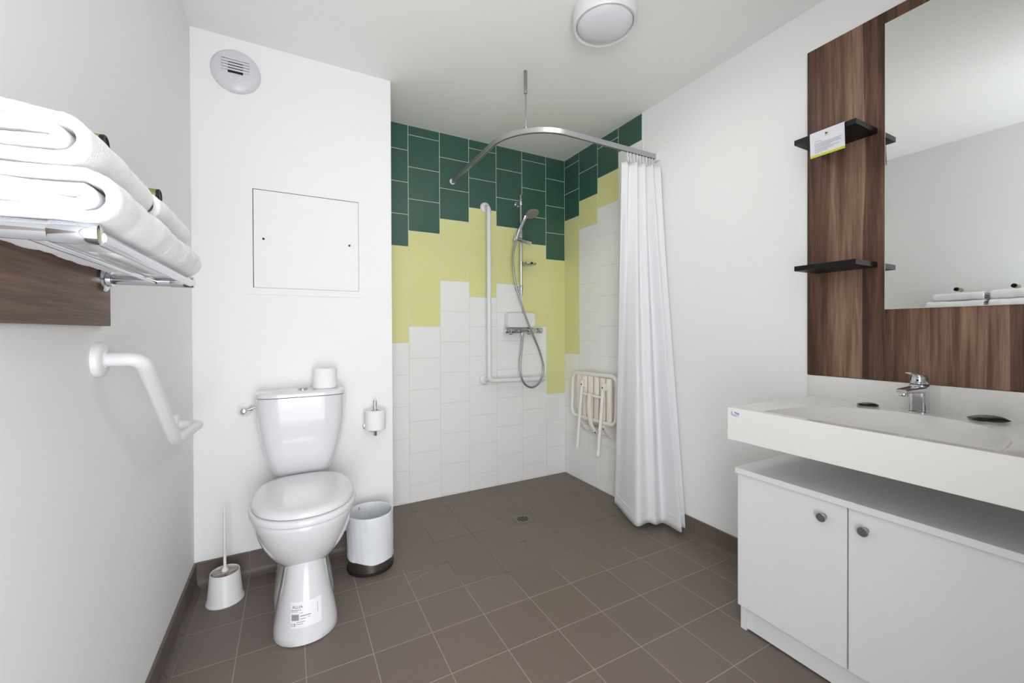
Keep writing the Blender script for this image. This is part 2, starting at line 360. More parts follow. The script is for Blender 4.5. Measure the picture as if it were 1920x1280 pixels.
WX = XL+0.016
t = thing('towel_rack', (XL+0.1, 0.92, 1.21), 'chrome towel rack on the left wall carrying the folded white towels', 'towel rack')
for y in (0.655, 1.19):
    b = new('chrome'); b.tube([(WX+0.008, y, 1.209), (-0.207, y, 1.209)], 0.0115, 20); b.cyl((-0.236, y, 1.209), (-0.1935, y, 1.209), 0.0128, n=24, bev=0.0015)
    b.build('arm', t)
    b = new('chrome'); b.lathe([(0.027, 0), (0.027, 0.006), (0.024, 0.009), (0.017, 0.010), (0.016, 0.018), (0.0115, 0.019)], (WX, y, 1.209), (1, 0, 0)); b.build('mounting_flange', t)
for x, h in ((-0.199, 0.0085), (-0.262, 0.006)):
    b = new('chrome'); b.tube([(x, 0.665, 1.207), (x, 1.181, 1.207)], h, 18, sx=0.9); b.build('rail', t)
b = new('chrome'); b.tube(fillet([(XL+0.002, 0.64, 1.283), (-0.348, 0.64, 1.283), (-0.348, 1.205, 1.283), (XL+0.002, 1.205, 1.283)], 0.012), 0.005, 10); b.build('back_rail', t)

def towel(name, x0, x1, y0, y1, z0, z1, label, seed, layers=4):
    """A terry towel folded into layers: one thick strip wound back and forth, extruded along y."""
    rnd = random.Random(seed); h = (z1-z0)/layers; th = h*0.485; zc = [z0+h*(i+0.5) for i in range(layers)]
    nose = x1-h*0.5
    path = []
    def seg(xa, xb, z, k=14):
        for j in range(k+1):
            t_ = j/k; x = xa+(xb-xa)*t_; path.append((x, z+0.0022*math.sin(x*37+seed+z*90)))
    def turn(x, za, zb, sgn, k=10):
        r = abs(zb-za)/2; c = (za+zb)/2
        for j in range(1, k):
            a = math.pi*j/k; path.append((x+sgn*r*math.sin(a), c+(za-c)*math.cos(a)))
    big = abs(zc[-1]-zc[0])/2; inn = abs(zc[2]-zc[1])/2
    seg(x0+0.004, x1-th-big, zc[-1]); turn(x1-th-big, zc[-1], zc[0], 1, 16); seg(x1-th-big, x0+inn+th, zc[0]); turn(x0+inn+th, zc[0], zc[1], -1)
    seg(x0+inn+th, x1-th-big-0.006, zc[1]); turn(x1-th-big-0.006, zc[1], zc[2], 1, 8); seg(x1-th-big-0.006, x0+0.01, zc[2])
    P = [Vector((x, 0, z)) for x, z in path]; N = len(P)
    nor = []
    for i in range(N):
        d = (P[min(i+1, N-1)]-P[max(i-1, 0)]).normalized(); nor.append(Vector((-d.z, 0, d.x)))
    ys = [0, 0.0025, 0.008]+[0.008+(y1-y0-0.016)*k/22 for k in range(1, 22)]+[y1-y0-0.008, y1-y0-0.0025, y1-y0]
    thk = [0.55, 0.85, 1.0]+[1.0]*21+[1.0, 0.85, 0.55]
    b = new('towel'); rings = []
    for y, k in zip(ys, thk):
        r = []
        wob = [0.0010*math.sin(y*31+i*0.31+seed)+0.0006*math.sin(y*90+i*0.17) for i in range(N)]
        for i in range(N): r.append(P[i]+nor[i]*(th*k+wob[i])+Vector((0, y0+y+0.002*math.sin(i*0.23+seed), 0)))
        for i in range(N-1, -1, -1): r.append(P[i]-nor[i]*(th*k-wob[i]*0.3)+Vector((0, y0+y+0.002*math.sin(i*0.23+seed), 0)))
        rings.append(r)
    b.rings(rings, 'strip'); o = b.build(name, angle=80)
    tx = bpy.data.textures.get('terry') or bpy.data.textures.new('terry', 'CLOUDS'); tx.noise_scale = 0.006; tx.noise_depth = 2
    sm = o.modifiers.new('s', 'SUBSURF'); sm.subdivision_type = 'SIMPLE'; sm.levels = sm.render_levels = 1
    d = o.modifiers.new('d', 'DISPLACE'); d.texture = tx; d.strength = 0.0013; d.mid_level = 0.6; d.texture_coords = 'GLOBAL'
    return tag(o, label, 'towel', 'folded white towels on the rack')
towel('folded_towel', -0.348, -0.172, 0.640, 0.886, 1.2195, 1.281, 'folded white towel at the bottom of the nearer stack on the chrome rack', 1)
towel('folded_towel', -0.350, -0.196, 0.640, 0.884, 1.2835, 1.343, 'folded white towel on top of the nearer stack, its folded end facing us', 5)
towel('folded_towel', -0.348, -0.176, 0.905, 1.176, 1.2195, 1.281, 'folded white towel at the bottom of the farther stack, behind the nearer towels', 9)
towel('folded_towel', -0.350, -0.192, 0.910, 1.150, 1.2835, 1.336, 'folded white towel on top of the farther stack beside the partition', 12)
def bottle(y, x1, z, label):
    t = thing('toiletry_bottle', (x1-0.05, y, z-0.015), label, 'bottle', 'toiletry bottles on the towels')
    b = new('bottlegreen'); b.lathe([(0.001, 0), (0.011, 0.001), (0.0128, 0.004), (0.0132, 0.010), (0.0132, 0.088), (0.0126, 0.090), (0.009, 0.0905)], (x1-0.10, y, z), (1, 0, 0.02)); b.build('bottle_body', t)
    b = new('black'); b.lathe([(0.0120, 0), (0.0130, 0.0008), (0.0130, 0.0040), (0.0120, 0.0052), (0.0095, 0.0052), (0.009, 0.0042), (0.0, 0.0042)], (x1-0.0100, y, z+0.0018), (1, 0, 0.02)); b.build('cap', t)
bottle(0.790, -0.222, 1.3590, 'small olive green bottle with black cap lying on the nearer towel stack')
bottle(1.040, -0.216, 1.3585, 'small olive green bottle with black cap lying on the farther towel stack')

# ------------------------------------------------------------------ grab bars
def flange(b, c, ax, r=0.038):
    b.lathe([(r, 0), (r, 0.006), (r*0.96, 0.011), (r*0.82, 0.0145), (0.019, 0.0155), (0.0165, 0.018)], c, ax, 36)
XG = XL+0.075
t = thing('angled_grab_bar', (XL, 1.55, 0.77), 'white angled grab bar on the left wall under the wooden strip', 'grab bar')
b = new('nylon'); b.tube(fillet([(XL+0.01, 1.212, 1.036), (XG, 1.212, 1.036), (XG, 1.515, 0.778), (XG, 1.870, 0.760), (XL+0.01, 1.885, 0.760)], [0, 0.09, 0.035, 0.05, 0], 12), 0.0158, 22); b.build('bar', t)
for y, z in ((1.212, 1.036), (1.885, 0.760)):
    b = new('nylon'); flange(b, (XL, y, z), (1, 0, 0)); b.build('mounting_flange', t)

YF = YB-TH
t = thing('shower_grab_bar', (1.20, YF, 0.74), 'white L-shaped grab bar on the tiled shower wall left of the shower hose', 'grab bar')
yo = YF-0.062
b = new('nylon'); b.tube(fillet([(1.199, YF-0.005, 1.948), (1.199, yo, 1.936), (1.199, yo, 0.752), (1.640, yo, 0.744), (1.655, YF-0.005, 0.744)], [0, 0.03, 0.04, 0.03, 0], 10), 0.0162, 22)
b.tube([(1.190, YF-0.005, 0.757), (1.199, yo, 0.765)], 0.013, 16); b.build('bar', t)
for x, z in ((1.199, 1.948), (1.186, 0.757), (1.655, 0.744)):
    b = new('nylon'); flange(b, (x, YF, z), (0, -1, 0), 0.036); b.build('mounting_flange', t)

# ------------------------------------------------------------------ partition wall: vent, access panel
t = thing('air_vent', (-0.203, YT, 2.25), 'round pale air vent with slatted opening high on the partition wall', 'vent')
b = new('ventplastic'); b.lathe([(0.0955, 0), (0.0955, 0.004), (0.093, 0.008), (0.080, 0.016), (0.060, 0.021), (0.0, 0.0235)], (-0.203, YT, 2.250), (0, -1, 0), 64); vb = b.build('cover', t)
b = new('dark'); b.box(-0.231, -0.175, YT-0.0265, YT-0.0215, 2.232, 2.284, 0.0); b.build('opening', t)
b = new('ventplastic')
for k in range(5):
    z = 2.2375+k*0.0122; b.box(-0.256, -0.150, YT-0.0285, YT-0.020, z+0.0030, z+0.0110, 0.0012, 1)
b.build('slats', t)
b = new('ventplastic'); b.lathe([(0.006, 0), (0.006, 0.002), (0.004, 0.003)], (-0.203, YT-0.0225, 2.215), (0, -1, 0), 20); b.build('button', t)

t = thing('access_panel', (0.08, YT, 1.265), 'white square service hatch in the partition wall above the toilet', 'hatch')
b = new('paint'); x0, x1, z0, z1 = -0.178, 0.337, 1.265, 1.775; ix0, ix1, iz0, iz1 = -0.1445, 0.3085, 1.2955, 1.7435
for q in ((x0, ix0, z0, z1), (ix1, x1, z0, z1), (ix0, ix1, z0, iz0), (ix0, ix1, iz1, z1)): b.box(q[0], q[1], YT-0.005, YT, q[2], q[3], 0.0)
b.build('frame', t, smooth=False)
b = new('dark'); b.box(ix0, ix1, YT-0.0008, YT-0.0002, iz0, iz1); b.build('shadow_gap', t, smooth=False)
b = new('paint'); b.box(ix0+0.0028, ix1-0.0012, YT-0.0055, YT-0.0008, iz0+0.0010, iz1-0.0028, 0.0008, 1); b.build('door', t)
for x, z in ((-0.103, 1.519), (0.265, 1.522)):
    b = new('inkdark'); b.cyl((x, YT-0.0062, z), (x, YT-0.004, z), 0.0052, n=18); b.build('lock', t)

# ------------------------------------------------------------------ toilet
TX = 0.047
t = thing('toilet', (TX, 1.9, 0), 'white close-coupled toilet with lid closed, standing against the partition wall', 'toilet')
b = new('ceramic')
PED = [(0, 1.612, 1.72, 2.05, .106), (0.006, 1.606, 1.72, 2.05, .109), (.03, 1.609, 1.72, 2.05, .106), (.08, 1.620, 1.73, 2.03, .097), (.14, 1.637, 1.74, 2.0, .085), (.20, 1.654, 1.75, 2.0, .0735), (.25, 1.665, 1.75, 2.0, .068), (.31, 1.672, 1.76, 2.02, .066)]
BOWL = [(.213, 1.735, 1.84, 2.05, .055), (.220, 1.712, 1.83, 2.08, .076), (.238, 1.688, 1.82, 2.10, .101), (.262, 1.666, 1.82, 2.12, .122), (.290, 1.646, 1.82, 2.14, .140), (.320, 1.629, 1.825, 2.155, .155), (.350, 1.616, 1.825, 2.17, .166), (.380, 1.607, 1.83, 2.185, .175), (.402, 1.602, 1.83, 2.19, .181), (.413, 1.602, 1.83, 2.19, .182), (.418, 1.607, 1.83, 2.187, .178)]
for Q in (PED, BOWL): b.rings([egg(TX, z, yf, ym, yb, hw, 2.1, 2.6) for z, yf, ym, yb, hw in Q])
FOOT = [(0, 1.74, 1.95, 2.19, .109), (.008, 1.733, 1.95, 2.19, .1115), (.05, 1.735, 1.95, 2.19, .110), (.11, 1.755, 1.96, 2.19, .098), (.17, 1.78, 1.97, 2.19, .079), (.23, 1.80, 1.98, 2.19, .064), (.30, 1.85, 2.0, 2.19, .058)]
b.rings([egg(TX, z, yf, ym, yb, hw, 2.8, 3.2) for z, yf, ym, yb, hw in FOOT])
bowl = b.build('bowl', t, angle=50)
b = new('ceramic')
CIS = [(.456, 2.085, .106), (.461, 2.070, .115), (.48, 2.060, .125), (.52, 2.045, .139), (.57, 2.037, .1535), (.63, 2.031, .1655), (.70, 2.027, .1740), (.77, 2.024, .177), (.808, 2.023, .179)]
def cis_ring(z, yf, hw, yb=2.200, n=64): # bowed front, squarish plan
    r = []
    for i in range(n):
        a = 2*math.pi*i/n; c, s_ = math.cos(a), math.sin(a); x = hw*math.copysign(abs(c)**(2/6), c); ym = (yf+yb)/2+0.02
        d = (yb-ym) if s_ > 0 else (ym-yf); y = ym+d*math.copysign(abs(s_)**(2/(3.0 if s_ < 0 else 8)), s_); r.append((TX+x, y, z))
    return r
b.rings([cis_ring(*q) for q in CIS]); b.build('cistern', t, angle=50)
b = new('ceramic'); b.rings([cis_ring(.8105, 2.020, .1805), cis_ring(.812, 2.016, .184, 2.206), cis_ring(.8235, 2.015, .185, 2.207), cis_ring(.829, 2.019, .181, 2.204), cis_ring(.8325, 2.035, .168, 2.196), cis_ring(.8335, 2.07, .12, 2.17)]); b.build('cistern_lid', t, angle=50)
b = new('ceramic'); b.rings([egg(TX, z, 2.08, 2.12, 2.185, .09, 3, 3) for z in (.41, .46)]); b.build('cistern_neck', t)
b = new('seatplastic'); b.rings([egg(TX, z, yf, 1.825, yb, hw, 2.1, 3.4) for z, yf, yb, hw in ((.4200, 1.604, 2.045, .181), (.4212, 1.597, 2.05, .187), (.434, 1.595, 2.052, .189), (.4405, 1.599, 2.05, .186), (.4420, 1.607, 2.045, .180))]); b.build('seat', t, angle=50)
b = new('seatplastic'); b.rings([egg(TX, z, yf, 1.825, yb, hw, 2.1, 3.2) for z, yf, yb, hw in ((.4440, 1.618, 2.05, .173), (.4452, 1.611, 2.056, .178), (.455, 1.610, 2.058, .179), (.4625, 1.617, 2.056, .174), (.4680, 1.636, 2.050, .158), (.4705, 1.68, 2.035, .120), (.4713, 1.74, 1.99, .06))]); b.build('lid', t, angle=50)
for s_ in (-1, 1):
    b = new('plastic'); b.cyl((TX+s_*0.075, 2.045, .440), (TX+s_*0.045, 2.045, .440), .010, bev=.002); b.build('hinge', t)
b = new('chrome'); b.lathe([(.021, 0), (.021, .003), (.018, .0065), (.0175, .0065), (.0165, .0085), (.0, .0095)], (TX+.003, 2.105, .8335)); b.build('flush_button', t)
# sticker wrapped on the pedestal
bowl_me = bowl.data; bvh = BVHTree.FromPolygons([v.co.copy() for v in bowl_me.vertices], [p.vertices[:] for p in bowl_me.polygons])
def onbowl(x, z, off):
    h = bvh.ray_cast(Vector((x, 1.0, z)), Vector((0, 1, 0))); p, n = h[0], h[1]
    if n.y > 0: n = -n
    return p+n*off
def wrap(b, x0, x1, z0, z1, off, nx=12, nz=6, slant=0.0):
    g = [[b.bm.verts.new(onbowl(x0+(x1-x0)*i/nx, z0+(z1-z0)*j/nz+slant*(x0+(x1-x0)*i/nx), off)) for i in range(nx+1)] for j in range(nz+1)]
    for j in range(nz):
        for i in range(nx): b._f((g[j][i], g[j][i+1], g[j+1][i+1], g[j+1][i]))
SX0, SX1, SZ0, SZ1 = -0.004, 0.094, 0.062, 0.140
b = new('stickerwhite'); wrap(b, SX0, SX1, SZ0, SZ1, .0006); st = b.build('label_sticker', t, label='white printed label near the foot of the bowl'); 
def print_text(b, txt, size, x, z):
    me = text_mesh(txt, size); vs = [b.bm.verts.new(onbowl(x+v.co.x, z+v.co.y, .0011)) for v in me.vertices]
    for p in me.polygons: b._f([vs[i] for i in p.vertices])
b = new('inkdark'); print_text(b, 'ALLIA', .0125, SX0+.006, .1215); b.build('printed_name', st, smooth=False).matrix_parent_inverse = Matrix.Identity(4)
b = new('inkdark'); print_text(b, 'CE', .0125, SX0+.001, .0685); b.build('conformity_mark', st, smooth=False).matrix_parent_inverse = Matrix.Identity(4)
b = new('inkdark')
xx = SX0+.003
for k in range(15):
    w = random.choice((.0006, .0011, .0016)); wrap(b, xx, xx+w, .0855, .1035, .0011, 1, 3); xx += w+random.choice((.0004, .0008))
b.build('barcode', st, smooth=False).matrix_parent_inverse = Matrix.Identity(4)
b = new('ink')
for x0, x1, z, h in ((SX0+.002, SX0+.034, .1155, .0016), (SX0+.002, SX0+.022, .1115, .0015), (SX0+.030, SX0+.038, .1065, .0014), (SX0+.030, SX0+.064, .0965, .0026), (SX0+.030, SX0+.048, .0885, .0016), (SX0+.053, SX0+.062, .0905, .0014), (SX0+.018, SX0+.045, .0795, .0014), (SX0+.018, SX0+.038, .0735, .0014)): wrap(b, x0, x1, z, z+h, .0011, 6, 1)
b.build('small_print', st, smooth=False).matrix_parent_inverse = Matrix.Identity(4)
b = new('ink'); wrap(b, SX1-.0135, SX1-.0125, .096, .124, .0011, 1, 4)
o = b.build('side_print', st, smooth=False); o.matrix_parent_inverse = Matrix.Identity(4)
def fixsub(o, parent): # parent is itself a child of an Empty; keep world coordinates
    o.matrix_parent_inverse = Matrix.Identity(4)
# angle valve beside the cistern
t = thing('angle_valve', (-0.19, YT, .74), 'small chrome angle valve on a white rosette left of the cistern', 'valve')
b = new('plastic'); b.lathe([(.031, 0), (.030, .004), (.020, .007), (.012, .008)], (-0.182, YT, .744), (0, -1, 0)); b.build('rosette', t)
b = new('chrome'); b.cyl((-0.182, YT-.004, .744), (-0.182, YT-.045, .744), .0075); b.cyl((-0.182, YT-.032, .744), (-0.140, YT-.032, .757), .0062); b.cyl((-0.160, YT-.032, .7505), (-0.150, YT-.032, .7535), .0095); b.build('valve_body', t)
b = new('chrome'); b.cyl((-0.182, YT-.045, .744), (-0.182, YT-.056, .744), .0125, bev=.003); b.build('knob', t)

# paper rolls
def roll(b, c, r, h, core=.020):
    x, y, z = c; b.lathe([(core, 0), (r-.003, 0), (r, .003), (r, h-.003), (r-.003, h), (core, h), (core, h-.02), (core, .02), (core, 0)], (x, y, z), n=48, cap0=False, cap1=False)
b = new('paper'); roll(b, (.143, 2.115, .8335), .0515, .092); tag(b.build('toilet_roll'), 'white toilet roll standing upright on the cistern lid', 'toilet roll')
t = thing('roll_holder', (.373, YT, .6), 'chrome vertical toilet roll holder on the partition wall near its free edge', 'roll holder')
b = new('chrome'); b.cyl((.373, 2.146, .575), (.373, 2.146, .750), .0078, bev=.001); b.lathe([(.0135, 0), (.0135, .003), (.008, .004)], (.373, 2.146, .7045)); b.build('spindle', t)
b = new('chrome'); b.tube(fillet([(.345, YT-.004, .612), (.345, 2.165, .598), (.373, 2.146, .596)], .01), .0062, 12); b.build('arm', t)
b = new('chrome'); b.lathe([(.022, 0), (.022, .004), (.018, .006)], (.345, YT, .614), (0, -1, 0)); b.build('mounting_flange', t)
b = new('paper'); roll(b, (.373, 2.146, .6065), .0505, .0955); tag(b.build('toilet_roll'), 'white toilet roll hanging on the chrome vertical holder', 'toilet roll')

# ------------------------------------------------------------------ waste bin
BX, BY = .327, 2.022
t = thing('waste_bin', (BX, BY, 0), 'round steel waste bin with a pale liner bag beside the toilet', 'waste bin')
b = new('steel'); b.lathe([(.0985, .010), (.0985, .252), (.0965, .252), (.0965, .014), (.0, .014)], (BX, BY, 0), n=56, cap0=True, cap1=False); b.build('body', t)
b = new('rubber'); b.lathe([(.100, 0), (.1035, .002), (.1035, .011), (.100, .013)], (BX, BY, 0), n=56); b.build('base_ring', t)
b = new('liner'); n = 96; rings = []
def lw(a, z, amp): return amp*(math.sin(a*7+z*30)+.6*math.sin(a*13-z*55+1)+.5*math.sin(a*23+2+z*20))
for r, z, amp in ((.088, .10, .003), (.093, .17, .002), (.0945, .235, .0012), (.0955, .252, .0006), (.0975, .2575, .0004), (.1005, .2575, .0004), (.1018, .250, .0008), (.1025, .22, .0009), (.1028, .17, .0012), (.1025, .11, .0012), (.1015, .078, .0008), (.1035, .066, .001), (.1035, .058, .001)):
    ring = []
    for i in range(n):
        a = 2*math.pi*i/n; rr = r+lw(a, z, amp); zz = z+(.012*math.sin(a-1.0)+.003*math.sin(a*5) if z < .08 else 0); ring.append((BX+rr*math.cos(a), BY+rr*math.sin(a), zz))
    rings.append(ring)
b.rings(rings, False, False); b.build('liner_bag', t, angle=80)

# ------------------------------------------------------------------ toilet brush
QX, QY = -.240, 2.045
t = thing('brush_holder', (QX, QY, 0), 'white plastic toilet brush pot on the floor left of the toilet', 'brush pot')
b = new('plastic'); b.lathe([(.066, 0), (.067, .004), (.064, .010), (.062, .013), (.0515, .117), (.0505, .119), (.0485, .118), (.057, .012), (.0, .011)], (QX, QY, 0), n=48); b.build('pot', t)
t = thing('toilet_brush', (QX, QY, .012), 'white toilet brush standing upright in its pot left of the toilet', 'toilet brush')
b = new('plastic'); b.lathe([(.004, 0), (.008, .09), (.010, .105), (.013, .108), (.011, .116), (.0055, .124), (.0050, .20), (.0062, .215), (.0048, .222), (.0048, .345), (.0040, .364), (.002, .367)], (QX, QY, .012), n=18); b.build('handle', t)
b = new('bristle')
for k in range(620):
    a = random.random()*2*math.pi; z = .035+random.random()*.078; r = .036+random.random()*.009; e = random.uniform(-.004, .008)
    p0 = Vector((QX+.007*math.cos(a), QY+.007*math.sin(a), z)); p1 = Vector((QX+r*math.cos(a), QY+r*math.sin(a), min(z+e, .128))); d = (p1-p0); u = Vector((-math.sin(a), math.cos(a), 0))*.0009
    b.rings([[p0-u, p0+u, p0+Vector((0, 0, .0015))], [p1-u*.8, p1+u*.8, p1+Vector((0, 0, .0012))]])
b.build('bristles', t, smooth=False)

# ------------------------------------------------------------------ shower fittings
RX = 1.452; ry = YF-.060
t = thing('shower_rail', (RX, YF, 1.4), 'chrome riser rail fixed to the tiles beside the grab bar', 'shower rail')
b = new('chrome'); b.cyl((RX, ry, 1.345), (RX, ry, 2.058), .0108, n=20, bev=.002); b.build('pole', t)
for z in (2.005, 1.398):
    b = new('chrome'); b.cyl((RX, ry, z-.020), (RX, ry, z+.020), .0145, n=20, bev=.002); b.cyl((RX, ry, z), (RX, YF, z), .010); b.lathe([(.019, 0), (.019, .005), (.012, .008)], (RX, YF, z), (0, -1, 0), 24); b.build('wall_bracket', t)
b = new('chrome'); b.cyl((RX-.052, ry-.012, 1.742), (RX+.074, ry-.012, 1.722), .0135, .0165, bev=.002); b.cyl((RX-.064, ry-.024, 1.722), (RX-.056, ry-.024, 1.762), .012, .014); b.build('slider', t)
b = new('clear'); b.cyl((RX, ry, 1.562), (RX, ry, 1.584), .0165)
b.rings([egg(RX+.058, z, ry-.052, ry-.004, ry+.040, hw, 2.6, 2.6, 30) for z, hw in ((1.562, .030), (1.566, .050), (1.576, .056), (1.578, .054), (1.568, .046), (1.566, .010))]); b.build('soap_dish', t)

hh0 = Vector((RX-.063, ry-.026, 1.722)); 
t = thing('hand_shower', (RX, ry, 1.7), 'chrome hand shower clipped on the riser rail with its hose', 'shower head')
b = new('chrome'); H0 = Vector((1.388, 2.520, 1.728)); H1 = Vector((1.446, 2.492, 1.888)); b.tube(spline([H0, H0.lerp(H1, .33)+Vector((-.004, 0, .004)), H0.lerp(H1, .66)+Vector((-.002, 0, .0)), H1], 4), [.0095, .010, .0105, .011, .0125, .0135, .0135, .013, .0125, .012, .0125, .014, .018], 16); b.build('handle', t)
hd = Vector((.10, -.42, -.90)).normalized(); hc = Vector((1.490, 2.480, 1.915))
b = new('greyhead'); b.lathe([(.016, 0), (.036, .006), (.046, .014), (.0485, .020), (.0485, .025), (.045, .028)], hc-hd*.012, hd, 40); hd_o = b.build('head', t)
b = new('inkdark'); 
u, v = b.frame(hd)
for r, k in ((.008, 6), (.017, 12), (.026, 18), (.035, 24)):
    for i in range(k):
        a = 2*math.pi*i/k; c = hc+hd*.0155+(u*math.cos(a)+v*math.sin(a))*r; b.cyl(c, c+hd*.0015, .0014, n=6)
o = b.build('nozzles', hd_o); o.matrix_parent_inverse = Matrix.Identity(4)
b = new('satin')
hose = spline([(1.388, 2.520, 1.726), (1.367, 2.530, 1.612), (1.378, 2.530, 1.464), (1.420, 2.532, 1.318), (1.479, 2.533, 1.169), (1.533, 2.533, 1.055), (1.586, 2.534, .940), (1.6165, 2.534, .823), (1.590, 2.535, .732), (1.530, 2.536, .691), (1.472, 2.537, .709), (1.436, 2.538, .764), (1.427, 2.540, .851), (1.441, 2.545, .963), (1.457, 2.550, 1.070)], 22)
b.tube(hose, [.0068+(.0006 if i % 2 else 0) for i in range(len(hose))], 12); b.build('hose', t, angle=70)

t = thing('shower_mixer', (1.475, YF, 1.095), 'chrome thermostatic bar mixer on the shower wall under the riser rail', 'mixer tap')
b = new('chrome'); my = YF-.055; b.cyl((1.372, my, 1.094), (1.578, my, 1.094), .0185, bev=.002)
for x in (1.40, 1.55): b.cyl((x, my, 1.094), (x, YF, 1.094), .014); b.lathe([(.028, 0), (.028, .004), (.016, .012)], (x, YF, 1.094), (0, -1, 0), 28)
b.cyl((1.460, my, 1.078), (1.460, my, 1.060), .0095); b.build('mixer_body', t)
for x0, x1 in ((1.324, 1.370), (1.580, 1.626)):
    b = new('chrome'); b.cyl((x0, my, 1.094), (x1, my, 1.094), .0205, bev=.003); b.build('knob', t)
b = new('plastic'); b.cyl((1.340, my-.006, 1.074), (1.340, my-.006, 1.070), .006, n=12)
b.bm.free()
def rr_ring(x0, x1, y, z0, z1, r, n=6):
    P = fillet([(x0, y, z0), (x1, y, z0), (x1, y, z1), (x0, y, z1)], r, n, closed=True); return P
b = new('plastic'); b.rings([rr_ring(1.344, 1.566, y, 1.118+e, 1.222-e, .022) for y, e in ((YF-.062, .004), (YF-.058, 0), (YF-.012, 0), (YF-.004, .003))]); tag(b.build('shower_caddy'), 'white plastic box sitting on the chrome bar mixer', 'caddy')

# ------------------------------------------------------------------ folding shower seat on the right wall
t = thing('shower_bench', (XR, 2.22, .48), 'cream and white folding shower seat hinged up against the tiled right wall', 'shower seat')
WF = XR-TH; fx = 1.806
b = new('offwhite'); b.tube(fillet([(fx+.012, 1.985, .800), (fx+.012, 2.445, .790), (fx, 2.450, .487), (fx, 1.985, .490)], .062, 10, closed=True), .0140, 16, closed=True); b.build('frame', t)
for k in range(6):
    y = 2.040+k*.0625; b = new('cream'); b.box(fx+.004, fx+.020, y, y+.044, .500, .782, .005); b.build('slat', t)
b = new('offwhite'); b.tube([(fx-.016, 2.08, .655), (fx-.016, 2.325, .655)], .0095, 14); b.build('crossbar', t)
for y in (2.315, 2.095):
    b = new('offwhite'); b.tube([(fx-.010, y, .735), (fx-.018, y, .655), (1.752, y-.004, .310)], .0118, 16); b.cyl((1.7525, y-.004, .316), (1.7475, y-.004, .284), .0138, n=18, bev=.003); b.build('leg', t)
    b = new('offwhite'); b.box(fx-.022, fx+.006, y-.016, y+.016, .700, .752, .005); b.build('leg_hinge', t)
    b = new('inkdark'); b.cyl((fx-.0245, y-.006, .722), (fx-.021, y-.006, .722), .005, n=12); b.build('bolt', t)
b = new('offwhite'); b.tube(spline([(fx-.026, 2.215, .672), (fx-.034, 2.216, .58), (fx-.026, 2.205, .47), (fx-.002, 2.180, .405)], 5), .0195, 12, sx=.32, up=(1, 0, 0)); b.build('support_strap', t)
for y in (2.350, 2.100):
    b = new('offwhite'); b.rings([[(WF, y+w, .500), (fx-.004, y+w, .498), (fx-.008, y+w, .450), (1.840, y+w, .392), (WF, y+w, .372)] for w in (-.016, .016)]); b.box(WF-.005, WF, y-.028, y+.028, .36, .52, .002); b.build('wall_bracket', t, smooth=False)
    b = new('inkdark'); b.cyl((fx-.0105, y-.002, .452), (fx-.0055, y-.002, .452), .005, n=12); b.build('bolt', t)
b = new('offwhite'); b.box(1.835, 1.846, 2.095, 2.345, .400, .432, .002); b.build('wall_rail', t)
b = new('inkdark'); b.cyl((1.7935, 2.176, .412), (1.800, 2.176, .412), .0055, n=12); b.build('bolt', t)

# ------------------------------------------------------------------ curtain rail, rings, curtain
RZ, RYR, RR = 2.090, 1.713, .285
t = thing('curtain_rail', (1.25, 1.9, 2.09), 'curved aluminium shower curtain rail hung from the ceiling', 'curtain rail')
path = [Vector((.962, YF-.004, RZ)), Vector((.962, 2.30, RZ)), Vector((.962, RYR+RR+.04, RZ))]
for k in range(19):
    a = math.pi+math.pi/2*k/18; path.append(Vector((.962+RR+RR*math.cos(a), RYR+RR+RR*math.sin(a), RZ)))
path += [Vector((1.45, RYR, RZ)), Vector((1.66, RYR, RZ)), Vector((XR-.006, RYR, RZ))]
b = new('alu'); rings = []
for i, p in enumerate(path):
    d = (path[min(i+1, len(path)-1)]-path[max(i-1, 0)]).normalized(); nrm = Vector((d.y, -d.x, 0)); h, w = .0135, .0085
    rings.append([p+nrm*x+Vector((0, 0, z)) for x, z in ((-w, -h+.002), (-w+.002, -h), (w-.002, -h), (w, -h+.002), (w, h-.002), (w-.002, h), (-w+.002, h), (-w, h-.002))])
b.rings(rings); b.build('rail', t, angle=35)
b = new('dark'); rings = []
for i, p in enumerate(path[1:]):
    i += 1; d = (path[min(i+1, len(path)-1)]-path[i-1]).normalized(); nrm = Vector((d.y, -d.x, 0)); rings.append([p+nrm*x+Vector((0, 0, z)) for x, z in ((-.0025, -.0139), (.0025, -.0139), (.0025, -.0125), (-.0025, -.0125))])
b.rings(rings); b.build('rail_slot', t, smooth=False)
hx, hy = 1.052, 1.806
b = new('satin'); b.cyl((hx, hy, RZ+.012), (hx, hy, 2.290), .0028, n=10); b.cyl((hx, hy, 2.285), (hx, hy, C), .0085, n=18, bev=.001); b.cyl((hx, hy, RZ+.012), (hx, hy, RZ+.026), .006, n=12); b.build('ceiling_hanger', t)
b = new('plastic'); b.lathe([(.019, 0), (.019, .004), (.014, .007)], (.962, YF, RZ), (0, -1, 0), 24); b.build('wall_flange', t)
b = new('plastic'); b.box(XR-.020, XR, RYR-.022, RYR+.022, RZ-.026, RZ+.026, .005); b.build('wall_flange', t)

NR = 9
for k in range(NR):
    x = 1.648+k*.0235; o = None
    b = new('plastic'); pts = [Vector((x+.0035*math.sin(k*2.1), RYR+.020*math.cos(a), RZ-.040+.024*math.sin(a))) for a in [2*math.pi*j/20 for j in range(20)]]
    c, s_ = math.cos(.9+.12*math.sin(k*1.7)), math.sin(.9+.12*math.sin(k*1.7))
    pts = [Vector((x+(p.y-RYR)*s_, RYR+(p.y-RYR)*c, p.z)) for p in pts]
    b.tube(pts, .0024, 8, closed=True); tag(b.build('curtain_ring'), 'white plastic curtain ring bunched with others at the right end of the rail', 'curtain ring', 'curtain rings bunched on the rail')

